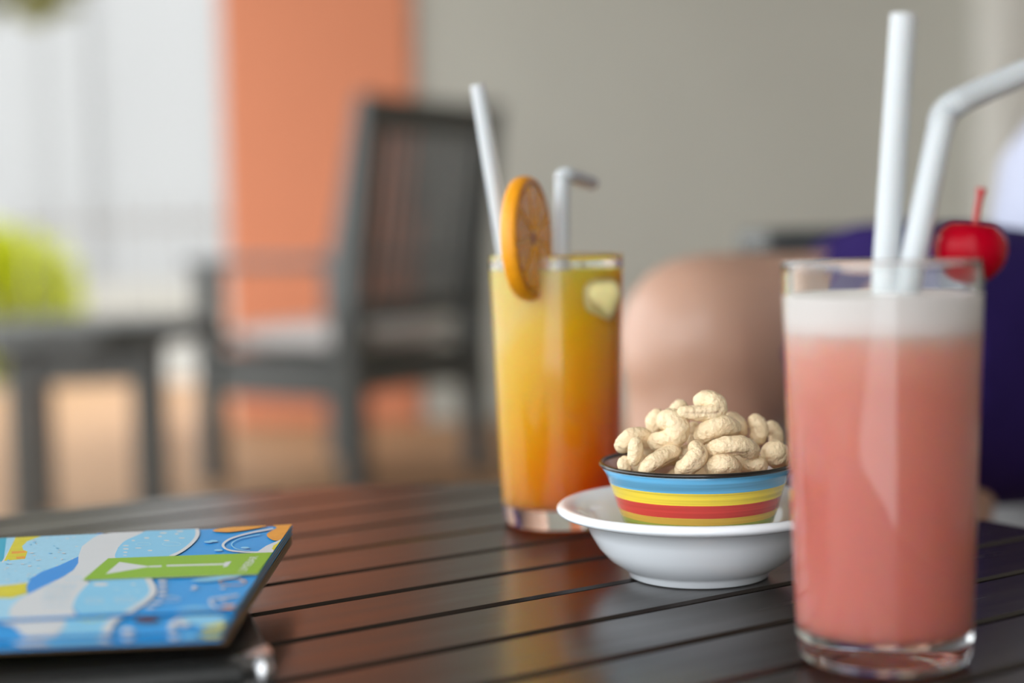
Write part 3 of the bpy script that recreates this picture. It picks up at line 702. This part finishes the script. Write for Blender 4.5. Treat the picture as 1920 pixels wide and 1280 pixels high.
def smooth_closed(pts, m_=4):
    q = [Vector((*p, 0)) for p in pts]; n = len(q); out = []
    for i in range(n):
        a, b, c, d = q[i - 1], q[i], q[(i + 1) % n], q[(i + 2) % n]
        for s in range(m_):
            t = s / m_; w0 = .5 * ((2 * b) + (c - a) * t + (2 * a - 5 * b + 4 * c - d) * t * t + (3 * b - a - 3 * c + d) * t ** 3); out.append((w0.x, w0.y))
    return out
def ell(group, m, c, rx, ry, z=Z1): poly(group, m, [(c[0] + rx * math.cos(a), c[1] + ry * math.sin(a)) for a in [6.2832 * k / 18 for k in range(18)]], z)
def stroke(group, m, pts, w, z=Z1, wy=.5):
    q = catmull([(*p, 0) for p in pts], 6); a, b = [], []
    for i in range(len(q)):
        t = (q[min(i + 1, len(q) - 1)] - q[max(i - 1, 0)]).normalized(); n = Vector((-t.y, t.x * wy, 0)) * w / 2
        a.append((q[i] + n)[:2]); b.append((q[i] - n)[:2])
    for i in range(len(a) - 1): poly(group, m, [a[i], a[i + 1], b[i + 1], b[i]], z); _layer[0] -= 1
    _layer[0] += 1
def ring(group, m, c, rx, ry, w, z=Z1): stroke(group, m, [(c[0] + rx * math.cos(a), c[1] + ry * math.sin(a)) for a in [6.2832 * k / 14 for k in range(15)]], w, z)
# left field
poly('pattern', C_PALE, [(-60, 190), (640, 180), (560, 220), (490, 275), (470, 340), (380, 385), (250, 430), (190, 480), (150, 520), (-60, 520)])
poly('pattern', C_TEAL, [(-60, 180), (100, 180), (20, 360), (-60, 360)])
stroke('pattern', C_WHITE, [(108, 200), (62, 285), (14, 366)], 12, wy=.3)
poly('pattern', C_YEL, [(118, 200), (265, 196), (165, 238), (132, 268), (140, 290), (165, 300), (150, 345), (25, 356)])
poly('pattern', C_ORG, [(70, 300), (150, 296), (160, 306), (110, 312), (70, 314)]); poly('pattern', C_ORG, [(95, 332), (150, 328), (150, 342), (100, 345)])
poly('pattern', C_YEL, [(-60, 512), (60, 502), (165, 488), (168, 550), (70, 580), (-60, 578)])
poly('pattern', C_PALE, [(-60, 578), (70, 580), (168, 552), (110, 600), (66, 640), (50, 720), (-60, 720)])
stroke('pattern', C_WHITE, [(-40, 500), (60, 496), (165, 483)], 8)
r2 = random.Random(8)
for k in range(70):
    x, y = r2.uniform(0, 460), r2.uniform(215, 480)
    if y > 480 - (x - 150) * .33 or (x < 180 and y < 350): continue
    ell('pattern', C_WHITE if k % 3 else C_LIGHT, (x, y), r2.uniform(5, 13), r2.uniform(1.5, 3.2))
# the broad white wave and the deep blue swoosh beside it
poly('pattern', C_WHITE, [(600, 200), (690, 172), (915, 160), (845, 198), (755, 238), (708, 280), (698, 330), (700, 360), (640, 400), (520, 480), (550, 490), (475, 555), (448, 600), (436, 640), (432, 715), (55, 730), (52, 690), (62, 640), (110, 592), (168, 558), (380, 455), (440, 415), (466, 378), (471, 330), (492, 272), (560, 220)])
poly('pattern', C_DEEP, [(471, 333), (470, 372), (442, 413), (382, 453), (165, 561), (158, 512), (190, 462), (250, 425), (360, 385)])
poly('pattern', C_DEEP, [(592, 184), (640, 180), (600, 200), (590, 198)])
for k, (x0, x1, y) in enumerate(((400, 490, 455), (395, 500, 475), (290, 480, 505), (280, 470, 520), (270, 440, 545), (260, 430, 570), (255, 420, 590), (260, 410, 630))):
    x = x0
    while x < x1 - 12:
        w_ = r2.uniform(10, 26); stroke('small_writing', C_PALE, [(x, y + r2.uniform(-4, 4)), (x + w_ * .3, y - 5), (x + w_ * .6, y + 5), (x + w_, y + r2.uniform(-4, 4))], 3.2); x += w_ + r2.uniform(4, 12)
poly('pattern', C_LIGHT, smooth_closed([(915, 160), (1040, 150), (1168, 148), (1176, 205), (1142, 250), (1072, 312), (1000, 335), (850, 345), (700, 348), (706, 290), (752, 240), (845, 198)]))
stroke('pattern', C_WHITE, [(1178, 150), (1184, 205), (1150, 255), (1085, 305), (1020, 335)], 24, wy=.55)
for (x, y) in ((755, 270), (755, 290), (752, 310), (750, 328), (800, 240), (830, 285), (900, 300), (960, 215), (1000, 240), (1060, 200), (1090, 225), (1080, 185), (980, 195), (880, 225)): ell('pattern', C_WHITE, (x, y), r2.uniform(9, 24), r2.uniform(2.5, 5))
ring('pattern', C_PALE, (1030, 262), 55, 12, 7); ring('pattern', C_PALE, (860, 262), 45, 10, 6)
poly('pattern', C_LIGHT, [(548, 482), (868, 466), (905, 530), (888, 572), (785, 655), (760, 730), (430, 730), (436, 640), (448, 600), (475, 555)])
stroke('pattern', C_WHITE, [(882, 462), (905, 500), (918, 540), (900, 580), (840, 625), (770, 670), (730, 700)], 42, wy=.5)
ell('pattern', C_WHITE, (605, 504), 46, 10); ell('pattern', C_WHITE, (800, 503), 16, 4); ell('pattern', C_PALE, (700, 533), 26, 5)
for (x, y) in ((765, 552), (825, 546), (640, 640), (700, 650)): ell('pattern', C_PALE, (x, y), 20, 5)
for c, rx in (((565, 602), 52), ((750, 597), 62), ((1018, 592), 60)): ring('pattern', C_WHITE, c, rx, 12, 7)
for x, y in ((975, 485), (976, 511), (976, 538), (972, 565), (940, 615), (902, 643)): ell('pattern', C_WHITE, (x, y), 28, 7)
for x, y in ((1168, 520), (1160, 532), (1335, 527), (1452, 484), (1340, 600)): ell('pattern', C_WHITE, (x, y), 18, 5)
poly('pattern', C_LIGHT, smooth_closed([(1150, 478), (1330, 455), (1460, 452), (1330, 478), (1200, 490)]))
ring('pattern', C_ORG, (1395, 490), 80, 20, 7)
stroke('pattern', C_WHITE, [(1430, 570), (1310, 590), (1262, 600), (1275, 630), (1320, 662)], 18)
poly('pattern', C_LIGHT, smooth_closed([(1040, 668), (1160, 640), (1290, 650), (1350, 690), (1300, 740), (1100, 720)]))
poly('pattern', C_ORG, [(1305, 650), (1350, 634), (1410, 628), (1372, 690), (1335, 700)])
# far right corner
poly('pattern', C_ORG, smooth_closed([(1600, 205), (1660, 165), (1640, 148), (1760, 136), (1770, 160), (1700, 230), (1640, 240)]))
poly('pattern', C_ORG, smooth_closed([(1275, 180), (1400, 160), (1600, 152), (1480, 178), (1350, 192)]))
poly('pattern', C_WHITE, [(1540, 312), (1600, 272), (1700, 232), (1740, 215), (1690, 320)])
poly('pattern', C_YEL, smooth_closed([(1590, 305), (1640, 268), (1730, 232), (1690, 300), (1640, 312)]))
stroke('pattern', C_WHITE, [(1640, 170), (1500, 196), (1385, 230), (1338, 268), (1370, 298), (1460, 310), (1560, 312)], 17)
stroke('pattern', C_LIGHT, [(1560, 205), (1440, 230), (1390, 262), (1420, 292), (1500, 302)], 9)
for (x, y) in ((1250, 250), (1280, 245), (1310, 300), (1470, 285)): ell('pattern', C_LIGHT, (x, y), 26, 6)
# lower leaves: the same pattern runs on over each step
poly('pattern', C_WHITE, [(40, 690), (440, 670), (395, 750), (320, 830), (120, 850), (80, 760)], Z2)
poly('pattern', C_LIGHT, [(440, 670), (740, 660), (650, 745), (625, 830), (320, 840), (395, 750)], Z2)
stroke('pattern', C_WHITE, [(745, 680), (680, 725), (645, 770), (638, 830)], 56, Z2)
ell('pattern', C_BROWN, (880, 719), 75, 16, Z2); ell('pattern', C_WHITE, (845, 692), 30, 7, Z2); ell('pattern', C_WHITE, (765, 790), 42, 22, Z2)
stroke('pattern', C_WHITE, [(1030, 790), (1035, 745), (1090, 715), (1200, 705), (1310, 722)], 40, Z2); ell('pattern', C_WHITE, (1105, 745), 36, 16, Z2)
poly('pattern', C_YEL, smooth_closed([(1200, 790), (1260, 748), (1340, 738), (1360, 770), (1320, 800)]), Z2); stroke('pattern', C_YEL, [(440, 705), (540, 725), (640, 705)], 10, Z2)
poly('pattern', C_LIGHT, smooth_closed([(1080, 700), (1250, 690), (1350, 700), (1330, 735), (1200, 760), (1120, 730)]), Z2)
poly('pattern', C_WHITE, [(125, 800), (310, 800), (305, 870), (135, 880)], Z3); poly('pattern', C_WHITE, [(612, 790), (668, 790), (665, 870), (610, 870)], Z3)
ell('pattern', C_WHITE, (765, 820), 42, 26, Z3); ell('pattern', C_WHITE, (1042, 815), 34, 22, Z3); poly('pattern', C_YEL, [(1195, 790), (1340, 785), (1315, 850), (1215, 850)], Z3)
poly('pattern', C_LIGHT, [(310, 800), (612, 790), (610, 870), (305, 870)], Z3); poly('pattern', C_LIGHT, [(1080, 800), (1180, 800), (1180, 850), (1090, 850)], Z3)
def local_poly(m_, pts):
    _layer[0] += 1
    PRINT.setdefault(('pattern', m_.name), (m_, []))[1].append([Vector((x, y, Z1 - .0165 + x * SLOPE + .0000035 * _layer[0] + .00002)) for x, y in smooth_closed(pts)])
local_poly(C_PALE, [(-.208, yA + .06), (-.17, yA + .05), (-.150, yA + .1), (-.152, yE - .004), (-.208, yE - .004)])
local_poly(C_WHITE, [(-.207, yA + .03), (-.17, yA + .04), (-.14, yA + .015), (-.13, yA + .004), (-.165, yA + .004), (-.207, yA + .012)])
local_poly(C_YEL, [(-.205, yA + .075), (-.185, yA + .085), (-.180, yA + .11), (-.205, yA + .105)])
local_poly(C_TEAL, [(-.200, yE - .03), (-.175, yE - .04), (-.165, yE - .02), (-.19, yE - .008)])
local_poly(C_ORG, [(-.19, yA + .065), (-.175, yA + .062), (-.172, yA + .072), (-.185, yA + .076)])
# green logo panel: cocktail glass mark and lettering
poly('logo_panel', C_GREEN, [(650, 350), (1650, 314), (1556, 446), (495, 481)])
stroke('logo_panel', C_WHITE, [(500, 483), (900, 469), (1550, 448)], 4)
poly('logo_mark', C_WHITE, [(717, 372), (905, 400), (632, 446)])
stroke('logo_mark', C_WHITE, [(895, 400), (970, 398)], 9, wy=1); stroke('logo_mark', C_WHITE, [(1000, 395), (1180, 390), (1355, 385)], 9, wy=1)
poly('logo_mark', C_WHITE, [(1350, 374), (1390, 368), (1366, 398), (1338, 405)])
for (grp, _), (m_, polys) in PRINT.items():
    v, f = [], []
    for p in polys: f.append(tuple(range(len(v), len(v) + len(p)))); v += p
    o = obj(grp, mesh(grp, v, f), m_, mn)
    o['kind'] = 'stuff'
    # print faces up
    bm = bmesh.new(); bm.from_mesh(o.data)
    for q in bm.faces:
        if q.normal.z < 0: q.normal_flip()
    bmesh.ops.triangulate(bm, faces=bm.faces[:]); bm.to_mesh(o.data); bm.free()
tcv = bpy.data.curves.new('lettering', 'FONT'); tcv.body = 'LIMEBAR'; tcv.size = 1; tob = bpy.data.objects.new('tmp_text', tcv); COL.objects.link(tob)
tme = bpy.data.meshes.new_from_object(tob.evaluated_get(bpy.context.evaluated_depsgraph_get())); bpy.data.objects.remove(tob)
xs = [v.co.x for v in tme.vertices]; ys = [v.co.y for v in tme.vertices]; wx, wy_ = max(xs) - min(xs), max(ys) - min(ys)
A_, B_, C_ = (on_sheet(*crop_px(p), Z1) for p in ((1475, 430), (1553, 338), (1424, 430)))
for v in tme.vertices:
    s, t_ = (v.co.x - min(xs)) / wx, (v.co.y - min(ys)) / wy_
    v.co = A_ + (B_ - A_) * s + (C_ - A_) * t_ + Vector((0, 0, .0000035 * (_layer[0] + 4) + .00002))
obj('logo_lettering', tme, C_WHITE, mn)
